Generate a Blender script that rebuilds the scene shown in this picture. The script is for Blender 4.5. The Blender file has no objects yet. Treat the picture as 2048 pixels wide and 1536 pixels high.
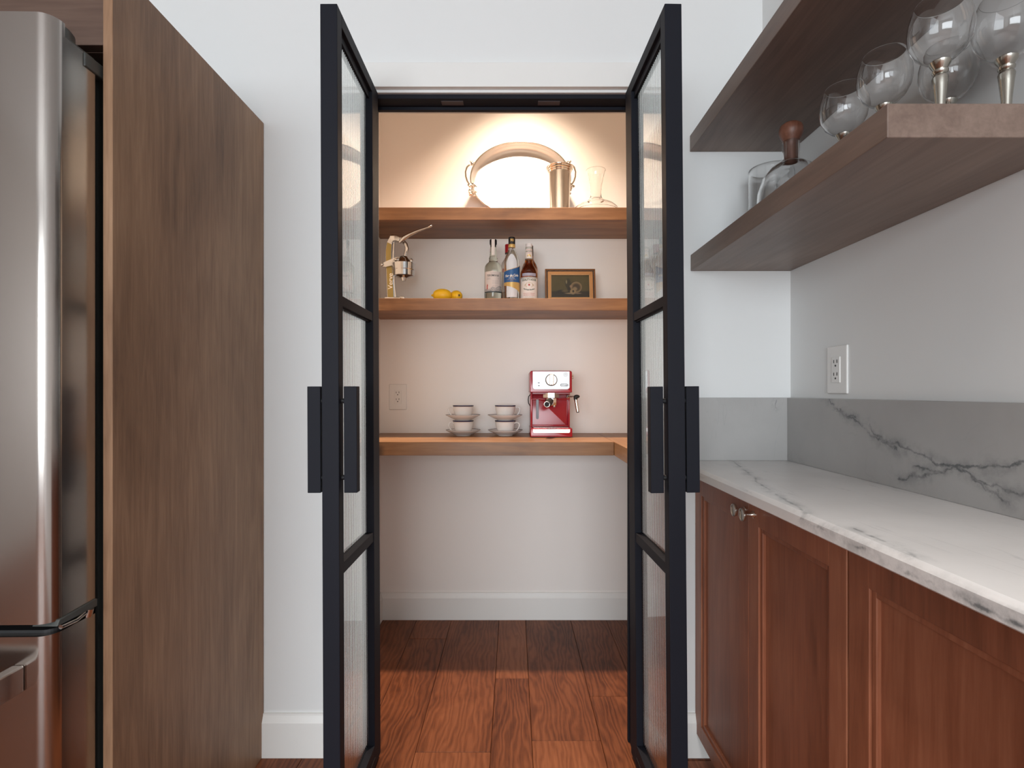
import bpy, bmesh, math, random
from math import pi, sin, cos, radians as R
from mathutils import Vector, Matrix, noise as mnoise
random.seed(7)
SC = bpy.context.scene
COL = SC.collection
EYE = 1.1094

# ------------------------------------------------------------------ camera
cam_d = bpy.data.cameras.new('camera'); cam_d.sensor_width = 36.0; cam_d.lens = 18.633
cam_d.shift_x = -3/2048; cam_d.shift_y = 15/2048; cam_d.clip_start = 0.02
cam = bpy.data.objects.new('camera', cam_d); COL.objects.link(cam)
cam.location = (0, 0, EYE); cam.rotation_euler = (R(90), 0, 0)
SC.camera = cam

# ------------------------------------------------------------------ world, lights, exposure
w = bpy.data.worlds.new('sky'); SC.world = w; w.use_nodes = True
bg = w.node_tree.nodes['Background']; bg.inputs[0].default_value = (0.72, 0.82, 1.0, 1); bg.inputs[1].default_value = 1.2

def area(name, loc, rot, sx, sy, power, col, spread=180):
    d = bpy.data.lights.new(name, 'AREA'); d.shape = 'RECTANGLE'; d.size = sx; d.size_y = sy
    d.energy = power; d.color = col; d.spread = R(spread)
    o = bpy.data.objects.new(name, d); COL.objects.link(o); o.location = loc; o.rotation_euler = rot
    return o

def spot(name, loc, power, col, angle=110, blend=0.6, radius=0.05, tilt=(0, 0, 0)):
    d = bpy.data.lights.new(name, 'SPOT'); d.energy = power; d.color = col; d.spot_size = R(angle)
    d.spot_blend = blend; d.shadow_soft_size = radius
    o = bpy.data.objects.new(name, d); COL.objects.link(o); o.location = loc; o.rotation_euler = tilt
    return o

CEIL = 2.9
# daylight through the big kitchen window behind the viewer
area('window_daylight', (-1.0, -4.38, 1.42), (R(90), 0, 0), 3.3, 1.6, 168, (0.90, 0.965, 1.0))
# recessed ceiling lamps of the kitchen
CANS = ((-0.05, -0.2), (0.1, -1.2), (-1.8, 0.2), (-1.8, -1.4))
for p in CANS:
    spot('ceiling_lamp', (p[0], p[1], CEIL - 0.012), 200 if p == CANS[0] else 30, (1.0, 0.95, 0.90), 86 if p == CANS[0] else 104, 0.9, 0.085)
# pantry lamp
PL = (0.04, 2.20, CEIL - 0.012)
spot('pantry_lamp', PL, 240, (1.0, 0.78, 0.58), 95, 1.0, 0.045)
SC.view_settings.view_transform = 'Standard'; SC.view_settings.look = 'None'
SC.view_settings.gamma = 1.0; SC.view_settings.use_curve_mapping = False
SC.view_settings.exposure = 0.22
SC.cycles.max_bounces = 14; SC.cycles.diffuse_bounces = 6; SC.cycles.glossy_bounces = 6
SC.cycles.transmission_bounces = 14; SC.cycles.transparent_max_bounces = 16
SC.cycles.sample_clamp_indirect = 4.0

# ------------------------------------------------------------------ mesh helpers
class MB:
    def __init__(s): s.bm = bmesh.new()
    def merge(s, b):
        me = bpy.data.meshes.new('tmp'); b.to_mesh(me); b.free(); s.bm.from_mesh(me); bpy.data.meshes.remove(me)
    def box(s, x0, x1, y0, y1, z0, z1, bev=0.0, seg=2):
        b = bmesh.new(); bmesh.ops.create_cube(b, size=1)
        for v in b.verts:
            v.co = Vector((x0 + (x1-x0)*(v.co.x+.5), y0 + (y1-y0)*(v.co.y+.5), z0 + (z1-z0)*(v.co.z+.5)))
        if bev > 0:
            bmesh.ops.bevel(b, geom=b.edges[:], offset=bev, segments=seg, affect='EDGES', profile=.5)
        s.merge(b); return s
    def prism(s, pts, axis, a, c, bev=0.0):
        """polygon pts (2D) extruded along an axis from a to c; axis z: (x,y); y: (x,z); x: (y,z)"""
        b = bmesh.new()
        def P(p, t):
            return {'z': (p[0], p[1], t), 'y': (p[0], t, p[1]), 'x': (t, p[0], p[1])}[axis]
        v0 = [b.verts.new(P(p, a)) for p in pts]; v1 = [b.verts.new(P(p, c)) for p in pts]
        n = len(pts); b.faces.new(v0); b.faces.new(v1)
        for i in range(n): b.faces.new((v0[i], v0[(i+1) % n], v1[(i+1) % n], v1[i]))
        bmesh.ops.recalc_face_normals(b, faces=b.faces[:])
        if bev > 0: bmesh.ops.bevel(b, geom=b.edges[:], offset=bev, segments=2, affect='EDGES', profile=.5)
        s.merge(b); return s
    def lathe(s, prof, seg=40, c=(0, 0, 0), M=None, sx=1, sy=1):
        b = bmesh.new(); rings = []
        for r, z in prof:
            if r < 1e-6: rings.append([b.verts.new((0, 0, z))])
            else: rings.append([b.verts.new((r*cos(2*pi*i/seg)*sx, r*sin(2*pi*i/seg)*sy, z)) for i in range(seg)])
        for A, B in zip(rings, rings[1:]):
            for i in range(seg):
                j = (i+1) % seg
                if len(A) == 1 and len(B) == 1: continue
                if len(A) == 1: b.faces.new((A[0], B[j], B[i]))
                elif len(B) == 1: b.faces.new((A[i], A[j], B[0]))
                else: b.faces.new((A[i], A[j], B[j], B[i]))
        if len(rings[0]) > 1 and len(rings[-1]) > 1 and (prof[0] != prof[-1]):
            b.faces.new(list(reversed(rings[0]))); b.faces.new(rings[-1])
        bmesh.ops.remove_doubles(b, verts=b.verts[:], dist=1e-7)
        bmesh.ops.recalc_face_normals(b, faces=b.faces[:])
        if M is not None: bmesh.ops.transform(b, matrix=M, verts=b.verts[:])
        bmesh.ops.translate(b, vec=c, verts=b.verts[:])
        s.merge(b); return s
    def cyl(s, p, q, r, seg=20, r2=None):
        p = Vector(p); q = Vector(q); d = q-p
        M = Matrix.Translation(p) @ d.to_track_quat('Z', 'Y').to_matrix().to_4x4()
        return s.lathe([(0, 0), (r, 0), (r if r2 is None else r2, d.length), (0, d.length)], seg, M=M)
    def tube(s, pts, r, seg=10, closed=False):
        pts = [Vector(p) for p in pts]; n = len(pts); b = bmesh.new(); rings = []
        rr = r if isinstance(r, (list, tuple)) else [r]*n
        up = Vector((0, 0, 1))
        prev = None
        for i in range(n):
            t = (pts[(i+1) % n] - pts[i-1]) if closed else (pts[min(i+1, n-1)] - pts[max(i-1, 0)])
            t.normalize()
            if prev is None:
                u = t.cross(up)
                if u.length < .1: u = t.cross(Vector((1, 0, 0)))
            else: u = prev - t*prev.dot(t)
            u.normalize(); prev = u; v = t.cross(u)
            rings.append([b.verts.new(pts[i] + (u*cos(2*pi*k/seg) + v*sin(2*pi*k/seg))*rr[i]) for k in range(seg)])
        for i in range(n if closed else n-1):
            A, B = rings[i], rings[(i+1) % n]
            for k in range(seg): b.faces.new((A[k], A[(k+1) % seg], B[(k+1) % seg], B[k]))
        if not closed: b.faces.new(rings[0]); b.faces.new(rings[-1])
        bmesh.ops.recalc_face_normals(b, faces=b.faces[:])
        s.merge(b); return s
    def sphere(s, c, r, sx=1, sy=1, sz=1, seg=20):
        b = bmesh.new(); bmesh.ops.create_uvsphere(b, u_segments=seg, v_segments=max(6, seg//2), radius=r)
        for v in b.verts: v.co = Vector((v.co.x*sx + c[0], v.co.y*sy + c[1], v.co.z*sz + c[2]))
        s.merge(b); return s
    def raw(s, verts, faces):
        vs = [s.bm.verts.new(v) for v in verts]
        for f in faces:
            try: s.bm.faces.new([vs[i] for i in f])
            except ValueError: pass
        return s
    def build(s, name, m, parent=None, smooth=None, kind=None):
        me = bpy.data.meshes.new(name)
        if smooth is not None:
            for f in s.bm.faces: f.smooth = True
        s.bm.to_mesh(me); s.bm.free()
        if smooth: me.set_sharp_from_angle(angle=R(smooth))
        me.materials.append(m)
        o = bpy.data.objects.new(name, me); COL.objects.link(o)
        if parent is not None: o.parent = parent
        if kind: o['kind'] = kind
        return o

def thing(name, label, cat, loc=(0, 0, 0), rz=0, group=None, rot=None):
    o = bpy.data.objects.new(name, None); COL.objects.link(o); o.location = loc
    o.rotation_euler = rot if rot else (0, 0, rz); o.empty_display_size = .05
    o['label'] = label; o['category'] = cat
    if group: o['group'] = group
    return o
def tag(o, label, cat, group=None):
    o['label'] = label; o['category'] = cat
    if group: o['group'] = group
    return o
def struct_empty(name):
    o = bpy.data.objects.new(name, None); COL.objects.link(o); o['kind'] = 'structure'; return o
def dup(root, loc, rz, label):
    r = root.copy(); COL.objects.link(r); r.location = loc; r.rotation_euler = (0, 0, rz); r['label'] = label
    for ch in list(root.children):
        c = ch.copy(); COL.objects.link(c); c.parent = r
        for g in list(ch.children):
            d = g.copy(); COL.objects.link(d); d.parent = c
    return r
def arc(cx, cy, r, a0, a1, n):
    return [(cx + r*cos(R(a0 + (a1-a0)*i/n)), cy + r*sin(R(a0 + (a1-a0)*i/n))) for i in range(n+1)]
def patch(r, a0, a1, lo, hi, n=24, m=4, sign=-1):
    """a label wrapped on a cylinder that faces -y; lo/hi: height as function of t in 0..1"""
    V, F = [], []
    for i in range(n+1):
        t = i/n; a = R(a0 + (a1-a0)*t); l = lo(t) if callable(lo) else lo; h = hi(t) if callable(hi) else hi
        for j in range(m+1): V.append((r*sin(a), sign*r*cos(a), l + (h-l)*j/m))
    for i in range(n):
        for j in range(m):
            k = i*(m+1)+j; F.append((k, k+m+1, k+m+2, k+1))
    b = MB(); b.raw(V, F); return b
def text(name, body, size, m, parent, fn, align='CENTER', bold=0.0, sx=1.0, space=1.0):
    """flat lettering, mapped point by point by fn(x, y)"""
    c = bpy.data.curves.new('tmp_text', 'FONT'); c.body = body; c.size = size; c.align_x = align; c.align_y = 'CENTER'
    c.fill_mode = 'FRONT'; c.resolution_u = 3; c.offset = bold; c.space_character = space
    t = bpy.data.objects.new('tmp_text', c); COL.objects.link(t)
    bpy.context.view_layer.update()
    me = bpy.data.meshes.new_from_object(t.evaluated_get(bpy.context.evaluated_depsgraph_get()))
    bpy.data.objects.remove(t); bpy.data.curves.remove(c)
    for v in me.vertices: v.co = Vector(fn(v.co.x*sx, v.co.y))
    me.name = name; me.materials.clear(); me.materials.append(m)
    o = bpy.data.objects.new(name, me); COL.objects.link(o); o.parent = parent
    return o
def on_cyl(r, z0, a_off=0.0):
    return lambda x, y: (r*sin(x/r + a_off), -r*cos(x/r + a_off), z0 + y)

# ------------------------------------------------------------------ materials
class NT:
    def __init__(s, name):
        s.m = bpy.data.materials.new(name); s.m.use_nodes = True; s.t = s.m.node_tree
        s.t.nodes.clear()
        s.out = s.t.nodes.new('ShaderNodeOutputMaterial'); s.b = s.t.nodes.new('ShaderNodeBsdfPrincipled')
        s.t.links.new(s.b.outputs[0], s.out.inputs[0])
    def n(s, typ, ins=None, **props):
        x = s.t.nodes.new('ShaderNode'+typ)
        for k, v in props.items(): setattr(x, k, v)
        for k, v in (ins or {}).items(): s.put(x.inputs[k], v)
        return x
    def put(s, sock, v):
        if isinstance(v, bpy.types.NodeSocket): s.t.links.new(v, sock)
        else: sock.default_value = v
    def set(s, **kw):
        for k, v in kw.items(): s.put(s.b.inputs[k.replace('_', ' ')], v)
        return s
    def math(s, op, a, b=0.0, c=None, clamp=False):
        x = s.n('Math', operation=op, use_clamp=clamp); s.put(x.inputs[0], a); s.put(x.inputs[1], b)
        if c is not None: s.put(x.inputs[2], c)
        return x.outputs[0]
    def vm(s, op, a, b=None):
        x = s.n('VectorMath', operation=op); s.put(x.inputs[0], a)
        if b is not None: s.put(x.inputs[1], b)
        return x.outputs['Value'] if op in ('DOT_PRODUCT', 'LENGTH', 'DISTANCE') else x.outputs[0]
    def scale(s, a, k):
        x = s.n('VectorMath', operation='SCALE'); s.put(x.inputs[0], a); s.put(x.inputs['Scale'], k); return x.outputs[0]
    def coord(s): return s.n('TexCoord').outputs['Object']
    def mapping(s, v, sc=(1, 1, 1), loc=(0, 0, 0)):
        return s.n('Mapping', {'Vector': v, 'Scale': sc, 'Location': loc}).outputs[0]
    def noise(s, v, scale, detail=4, rough=.55, dist=0.0, out=0):
        return s.n('TexNoise', {'Vector': v, 'Scale': scale, 'Detail': detail, 'Roughness': rough, 'Distortion': dist}).outputs[out]
    def ramp(s, f, stops):
        x = s.n('ValToRGB', {'Fac': f}); e = x.color_ramp.elements
        while len(e) < len(stops): e.new(.5)
        for q, (p, c) in zip(e, stops): q.position = p; q.color = (*c, 1) if len(c) == 3 else c
        return x.outputs[0]
    def mix(s, f, a, b, mode='MIX'):
        x = s.n('Mix', data_type='RGBA', blend_type=mode)
        s.put(x.inputs[0], f)
        for k, v in ((6, a), (7, b)):
            s.put(x.inputs[k], (*v, 1) if isinstance(v, tuple) and len(v) == 3 else v)
        return x.outputs[2]
    def maprange(s, v, a, b, c=0.0, d=1.0, smooth=True):
        x = s.n('MapRange', {'Value': v, 'From Min': a, 'From Max': b, 'To Min': c, 'To Max': d})
        if smooth: x.interpolation_type = 'SMOOTHSTEP'
        return x.outputs[0]
    def bump(s, h, strength=.2, dist=.002):
        s.put(s.b.inputs['Normal'], s.n('Bump', {'Height': h, 'Strength': strength, 'Distance': dist}).outputs[0]); return s
    def seg(s, p, a, b):
        a = Vector(a); b = Vector(b); ba = b-a
        pa = s.vm('SUBTRACT', p, tuple(a))
        h = s.math('DIVIDE', s.vm('DOT_PRODUCT', pa, tuple(ba)), max(1e-9, ba.length_squared), clamp=True)
        return s.vm('DISTANCE', pa, s.scale(tuple(ba), h))

def plain(name, col, rough=.5, metal=0.0, **kw):
    t = NT(name); t.set(Base_Color=(*col, 1), Roughness=rough, Metallic=metal)
    for k, v in kw.items(): t.set(**{k: v})
    return t.m
def paint(name, col, rough=.55):
    t = NT(name); v = t.coord()
    n = t.noise(v, 3.0, 3)
    c = t.mix(t.math('MULTIPLY', n, .10), col, tuple(x*.86 for x in col))
    t.set(Base_Color=c, Roughness=rough)
    return t.bump(t.noise(v, 420, 2), .05, .0006).m
def wood(name, dark, mid, light, axis, fine=150, blotch=5, rough=.42, knots=None, spec=.5):
    t = NT(name); v = t.coord()
    rnd = t.n('ObjectInfo').outputs['Random']
    v = t.vm('ADD', v, t.scale((3.1, 7.7, 5.3), rnd))
    st = {'x': (.07, 1, 1), 'y': (1, .07, 1), 'z': (1, 1, .07)}[axis]
    vs = t.mapping(v, st)
    big = t.noise(t.mapping(v, tuple(min(1, q*5) for q in st)), blotch, 3, .6, .6)
    g1 = t.noise(vs, fine, 5, .6); g2 = t.noise(vs, fine*.22, 4, .6, 1.2)
    f = t.math('ADD', t.math('MULTIPLY', big, .50), t.math('ADD', t.math('MULTIPLY', g2, .32), t.math('MULTIPLY', g1, .20)))
    c = t.ramp(f, [(.33, dark), (.5, mid), (.68, light)])
    if knots:
        for k, r in knots:
            d = t.vm('DISTANCE', t.vm('ADD', t.coord(), t.scale(t.noise(v, 25, 2, out=1), .02)), tuple(k))
            c = t.mix(t.maprange(d, r, r*.35, 0, .85), c, tuple(x*.3 for x in dark))
    t.set(Base_Color=c, Roughness=t.math('ADD', t.math('MULTIPLY', g1, .16), rough-.08))
    t.b.inputs['Specular IOR Level'].default_value = spec
    return t.bump(t.math('ADD', g1, g2), .10, .0008).m
def glass(name, col=(1, 1, 1), rough=0.0, ior=1.45):
    t = NT(name); t.set(Base_Color=(*col, 1), Roughness=rough, IOR=ior)
    t.b.inputs['Transmission Weight'].default_value = 1.0
    return t.m
def marble(name, veins, off=(0, 0, 0), fine=(.6, 6, 6), thin_k=.2, tone=1.0, plane=(0, 1, 1)):
    t = NT(name); p = t.coord()
    wv = t.vm('SUBTRACT', t.noise(p, 11, 5, .6, out=1), (.5, .5, .5))
    wf = t.vm('SUBTRACT', t.noise(p, 60, 4, .7, out=1), (.5, .5, .5))
    q = t.vm('ADD', p, t.vm('MULTIPLY', t.vm('ADD', t.scale(wv, .072), t.scale(wf, .014)), plane))
    d = None
    for a, b in veins:
        x = t.seg(q, a, b); d = x if d is None else t.math('MINIMUM', d, x)
    breakup = t.maprange(t.noise(p, 26, 4, .7), .34, .60, .22, 1)
    core = t.math('MULTIPLY', t.maprange(d, .0046, .0, 0, .66), breakup)
    halo = t.math('MULTIPLY', t.maprange(d, .024, .0, 0, .40), t.maprange(t.noise(p, 24, 5, .7), .36, .66))
    n2 = t.noise(t.vm('ADD', t.mapping(p, fine, off), t.scale(wf, .03)), 2.2, 3, .5, .3)
    thin = t.math('MULTIPLY', t.maprange(t.math('ABSOLUTE', t.math('SUBTRACT', n2, .5)), .012, 0, 0, thin_k), t.maprange(t.noise(p, 6, 3), .45, .65))
    cloud = t.noise(p, 4.5, 4, .6)
    c = t.ramp(cloud, [(.3, (.70*tone, .68*tone, .665*tone)), (.7, (.80*tone, .78*tone, .765*tone))])
    k = t.math('MINIMUM', t.math('ADD', core, t.math('ADD', halo, thin)), .85)
    c = t.mix(k, c, (.075, .085, .09))
    t.set(Base_Color=c, Roughness=.30)
    return t.m
def steel(name, col, rough, ax='z', amt=.5, aniso=0.0):
    t = NT(name); v = t.coord()
    s = {'x': (1, 1, 260), 'z': (300, 300, 2), 'y': (300, 2, 300)}[ax]
    g = t.noise(t.mapping(v, s), 1.0, 3, .6)
    t.set(Base_Color=(*col, 1), Metallic=1.0, Roughness=t.math('ADD', t.math('MULTIPLY', g, .10*amt), rough-.05*amt))
    return t.m
def oak_floor():
    t = NT('oak_plank'); p = t.coord(); rnd = t.n('ObjectInfo').outputs['Random']
    v = t.vm('ADD', p, t.scale((17.0, 31.0, 0.0), rnd))
    warp = t.scale(t.vm('SUBTRACT', t.noise(t.mapping(v, (4, .9, 1)), 2.0, 3, .6, out=1), (.5, .5, .5)), .16)
    q = t.vm('ADD', v, warp)
    wv = t.n('TexWave', {'Vector': t.mapping(q, (1, .10, 1)), 'Scale': 17.0, 'Distortion': 2.4, 'Detail': 3.0, 'Detail Scale': 1.3}, bands_direction='X').outputs[1]
    pores = t.noise(t.mapping(v, (1, .035, 1)), 260, 4, .7)
    blot = t.noise(t.mapping(v, (1.6, .7, 1)), 4.0, 4, .6, .8)
    f = t.math('ADD', t.math('MULTIPLY', wv, .13), t.math('ADD', t.math('MULTIPLY', pores, .36), t.math('MULTIPLY', blot, .52)))
    f = t.math('ADD', f, t.math('MULTIPLY', t.math('SUBTRACT', rnd, .5), .22))
    c = t.ramp(f, [(.28, (.070, .019, .0075)), (.48, (.175, .055, .022)), (.72, (.285, .10, .043))])
    t.b.inputs['Specular IOR Level'].default_value = .22
    t.set(Base_Color=c, Roughness=t.math('ADD', .36, t.math('MULTIPLY', pores, .16)))
    return t.bump(t.math('ADD', pores, t.math('MULTIPLY', wv, .5)), .22, .0012).m

WALL = paint('wall_paint', (.775, .782, .778))
PANTRY = paint('pantry_paint', (.86, .82, .785))
TRIM = paint('trim_paint', (.82, .81, .785), .4)
CEILM = paint('ceiling_paint', (.62, .62, .61))
CAB_Z = wood('stained_cherry_upright', (.135, .070, .038), (.28, .160, .093), (.43, .265, .160), 'z', 170, 4.0, .44, spec=.35)
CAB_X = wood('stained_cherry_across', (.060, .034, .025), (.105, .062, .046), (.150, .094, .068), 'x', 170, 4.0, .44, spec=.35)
CAB_Y = wood('stained_cherry_along', (.112, .071, .056), (.185, .126, .100), (.265, .190, .152), 'y', 170, 4.0, .42)
DOOR_Z = wood('stained_cherry_doors', (.145, .046, .022), (.260, .088, .044), (.37, .145, .078), 'z', 170, 4.0, .40, spec=.4)
OAKX = wood('walnut_shelf', (.085, .032, .012), (.205, .088, .033), (.37, .18, .075), 'x', 75, 6.0, .45)
OAKC = wood('walnut_worktop', (.12, .052, .020), (.26, .125, .052), (.40, .21, .095), 'x', 110, 5.0, .42, knots=[((-.545, 2.1306, .875), .05)])
OAKY = wood('walnut_worktop_return', (.12, .052, .020), (.24, .115, .048), (.36, .19, .085), 'y', 110, 5.0, .42)
FLOOR = oak_floor()
BLACK = NT('black_powder_coat'); _v = BLACK.coord()
BLACK.set(Base_Color=(.009, .010, .016, 1), Roughness=.6); BLACK.b.inputs['Specular IOR Level'].default_value = .2; BLACK.bump(BLACK.noise(_v, 900, 2), .12, .0003); BLACK = BLACK.m
RUBBER = plain('black_rubber', (.010, .010, .011), .6)
GREYPL = plain('dark_grey_plastic', (.06, .065, .062), .35)
STAIN = steel('brushed_stainless', (.43, .395, .37), .18, 'x', .10)
STAINS = steel('satin_stainless', (.62, .58, .55), .24, 'x', .5)
CHROME = plain('polished_chrome', (.60, .585, .57), .08, 1.0)
SILVER = plain('polished_silver', (.83, .79, .73), .10, 1.0)
SILVERM = plain('silver_tray', (.74, .71, .69), .45, 1.0)
NICKEL = plain('satin_nickel', (.70, .66, .60), .22, 1.0)
STEMM = plain('worn_silver', (.50, .48, .43), .20, 1.0)
BRASS = plain('brushed_brass', (.36, .27, .10), .38, 1.0)
GLASSM = glass('clear_glass', (1, 1, 1), 0, 1.45)
REED = glass('reeded_glass', (.95, .98, .965), 0, 1.45)
BOTTLE = glass('bottle_glass', (.93, .96, .95), 0, 1.40)
BOTTLEG = glass('pale_green_glass', (.80, .86, .78), 0, 1.40)
AMBER = glass('amber_whiskey', (.50, .16, .03), 0, 1.40)
PLATE = plain('white_plastic', (.80, .79, .77), .35)
SLOT = plain('socket_slot', (.03, .03, .03), .6)
CHINA = plain('white_porcelain', (.78, .76, .74), .18)
NAVY = plain('navy_glaze', (.015, .018, .07), .25)
GOLD = plain('gold_line', (.60, .44, .18), .35, .8)
RED = plain('red_gloss', (.34, .008, .018), .16)
REDD = plain('dark_red_plastic', (.20, .004, .012), .28)
PLUM = plain('smoked_window', (.035, .012, .025), .2)
LEMON = NT('lemon_peel'); _v = LEMON.coord(); LEMON.set(Base_Color=(.84, .50, .012, 1), Roughness=.42)
LEMON.bump(LEMON.noise(_v, 260, 2), .35, .001); LEMON = LEMON.m
STEMEND = plain('lemon_stem', (.16, .10, .03), .7)
CORK = wood('stopper_wood', (.07, .022, .012), (.15, .055, .032), (.26, .11, .07), 'z', 220, 22, .45)
PAPER = plain('label_paper', (.66, .58, .54), .6)
PAPERW = plain('white_label', (.74, .68, .64), .6)
INK = plain('black_ink', (.02, .02, .022), .6)
GREENINK = plain('green_ink', (.03, .07, .04), .6)
REDINK = plain('red_ink', (.45, .06, .05), .6)
GREYINK = plain('grey_ink', (.28, .27, .28), .6)
BLUELBL = plain('blue_label', (.010, .085, .26), .4)
GOLDLBL = plain('gold_label', (.55, .36, .12), .38, .3)
WHITEINK = plain('white_ink', (.85, .82, .74), .5)
FROST = plain('frosted_back_label', (.60, .62, .66), .5)
REDCAP = plain('red_cap', (.36, .01, .015), .35)
BLACKCAP = plain('black_cap', (.012, .012, .014), .4)
WHITECAP = plain('white_cap', (.72, .68, .68), .4)

# ------------------------------------------------------------------ structure
X_L, X_R, Y_N, Y_F, Y_F2 = -3.2, 0.8456, -4.5, 1.618, 1.74
PX_L, PX_R, PY = -0.65, 0.861, 2.587
OL, OR, OH = -0.4424, 0.3751, 2.022

fl = MB().box(X_L-.1, 1.0, Y_N-.1, 2.7, -.14, -.016).build('floor', plain('subfloor', (.03, .016, .011), .8)); fl['kind'] = 'structure'
edges_x = [-.64, -.47, -.302, -.07, .058, .278, .45, .62, .80, .96]
widths = [.17, .13, .22, .15, .19]
xs = [-.64]; i = 0
while xs[0] > X_L: xs.insert(0, xs[0]-widths[i % 5]); i += 1
xs = xs[:-1] + edges_x
joints = {round(-.302, 3): [1.631, .35], round(.058, 3): [1.685, .30], round(-.07, 3): [2.05, .85], round(.278, 3): [1.93, .60], round(-.47, 3): [2.38, 1.05]}
for a, b in zip(xs, xs[1:]):
    cuts = joints.get(round(a, 3), [1.1 + random.random()*.9])
    ys = [2.62] + sorted(cuts, reverse=True)
    while ys[-1] > Y_N: ys.append(ys[-1] - 1.2 - .7*random.random())
    ys[-1] = Y_N - .02
    for y1, y0 in zip(ys, ys[1:]):
        cx, cy = (a+b)/2, (y0+y1)/2; hx, hy = (b-a)/2 - .0006, (y1-y0)/2 - .0006
        q = MB().box(-hx, hx, -hy, hy, -.016, 0.0, .0014, 1).build('plank', FLOOR, fl); q.location = (cx, cy, random.uniform(-.0005, 0))

def st(o): o['kind'] = 'structure'; return o
m = MB().box(X_L-.12, OL, Y_F, Y_F2, 0, CEIL+.1).box(OR, 1.0, Y_F, Y_F2, 0, CEIL+.1).box(OL, OR, Y_F, Y_F2, OH, CEIL+.1)
st(m.build('wall_far', WALL))
st(MB().box(X_R, X_R+.12, Y_N, Y_F, 0, CEIL+.1).build('wall_right', WALL))
# left wall, and the wall behind the viewer with one wide window opening
st(MB().box(X_L-.12, X_L, Y_N, Y_F, 0, CEIL+.1).build('wall_left', paint('wall_dimmed_for_reflection', (.36, .325, .30))))  # unseen wall, colour darkened so the refrigerator reflects less light
m = MB().box(X_L, -2.7, Y_N-.12, Y_N, 0, CEIL+.1).box(.7, X_R+.12, Y_N-.12, Y_N, 0, CEIL+.1).box(-2.7, .7, Y_N-.12, Y_N, 0, .58).box(-2.7, .7, Y_N-.12, Y_N, 2.26, CEIL+.1)
st(m.build('wall_near', WALL))
w1 = st(MB().box(-2.7, .7, Y_N-.1, Y_N-.05, .58, .63).box(-2.7, .7, Y_N-.1, Y_N-.05, 2.21, 2.26).box(-2.7, -2.65, Y_N-.1, Y_N-.05, .63, 2.21).box(.65, .7, Y_N-.1, Y_N-.05, .63, 2.21).build('window_1', TRIM))
for x in (-1.57, -.43): MB().box(x-.03, x+.03, Y_N-.09, Y_N-.06, .63, 2.21).build('mullion', TRIM, w1)
c = st(MB().box(X_L-.12, X_R+.12, Y_N-.12, Y_F, CEIL, CEIL+.1).build('ceiling', CEILM))
LAMPG = NT('lamp_lens'); LAMPG.set(Base_Color=(1, .95, .85, 1)); LAMPG.b.inputs['Emission Color'].default_value = (1, .9, .76, 1); LAMPG.b.inputs['Emission Strength'].default_value = 5; LAMPG = LAMPG.m
# pantry
st(MB().box(PX_L-.12, PX_R+.12, PY, PY+.1, 0, CEIL+.1).build('wall_pantry_back', PANTRY))
st(MB().box(PX_L-.1, PX_L, Y_F2, PY, 0, CEIL+.1).build('wall_pantry_left', PANTRY))
st(MB().box(PX_R, PX_R+.1, Y_F2, PY, 0, CEIL+.1).build('wall_pantry_right', PANTRY))
cp = st(MB().box(PX_L-.1, PX_R+.1, Y_F2, PY, CEIL, CEIL+.1).build('ceiling_pantry', CEILM))
def can(p, parent):
    o = MB().lathe([(.050, 0), (.075, 0), (.078, .004), (.075, .006), (.050, .006), (.050, 0)], 32).build('lamp_ring', TRIM, parent, 40)
    o.location = (p[0], p[1], CEIL-.006)
for p in CANS: can(p, c)
can(PL, cp)

# chase in the corner above the upper shelf
st(MB().box(.760, X_R, 1.30, Y_F, 1.93, CEIL).build('wall_chase', WALL))

def base_prof(t=.015, h=.130, hb=.105): return [(0, 0), (t, 0), (t, hb), (t-.002, hb+.004), (t*.45, h-.006), (t*.40, h), (0, h)]
def baseboard(name, x0, x1, y):   # runs along x on a wall that faces -y
    return st(MB().prism([(y-d, z) for d, z in base_prof()], 'x', x0, x1).build(name, TRIM))
baseboard('baseboard_far_left', -.7617, OL-.088, Y_F)
baseboard('baseboard_far_right', OR+.088, .64, Y_F)
baseboard('baseboard_pantry_back', PX_L, PX_R, PY)
st(MB().prism([(PX_L+d, z) for d, z in base_prof()], 'y', Y_F2, PY).build('baseboard_pantry_left', TRIM))
st(MB().prism([(PX_R-d, z) for d, z in base_prof()], 'y', Y_F2, PY).build('baseboard_pantry_right', TRIM))

# casing round the opening
cs = struct_empty('trim_1')
MB().box(OL-.088, OR+.088, Y_F-.018, Y_F+.001, 2.030, 2.104, .002).build('head_casing', TRIM, cs)
MB().box(OL-.088, OL-.002, Y_F-.018, Y_F+.001, 0, 2.030, .002).build('side_casing', TRIM, cs)
MB().box(OR+.002, OR+.088, Y_F-.018, Y_F+.001, 0, 2.030, .002).build('side_casing', TRIM, cs)

# black steel frame
fr = struct_empty('trim_2')
def jamb(x_wall, s):
    b = MB().prism([(x_wall, 1.628), (x_wall + s*.008, 1.628), (x_wall+s*.008, 1.676), (x_wall+s*.0125, 1.676), (x_wall+s*.0125, 1.690), (x_wall, 1.690)], 'z', 0, 2.009)
    return b.build('jamb', BLACK, fr)
jamb(OL, 1); jamb(OR, -1)
b = MB().prism([(1.628, 2.022), (1.628, 2.009), (1.676, 2.009), (1.676, 1.9995), (1.690, 1.9995), (1.690, 2.022)], 'x', OL, OR)
b.build('head', BLACK, fr)
plt = plain('worn_steel', (.06, .045, .05), .5)
for x in (-.19, .11):
    MB().box(x-.034, x+.034, 1.640, 1.664, 2.0075, 2.0092, .0006).build('strike_plate', plt, fr)

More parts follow.
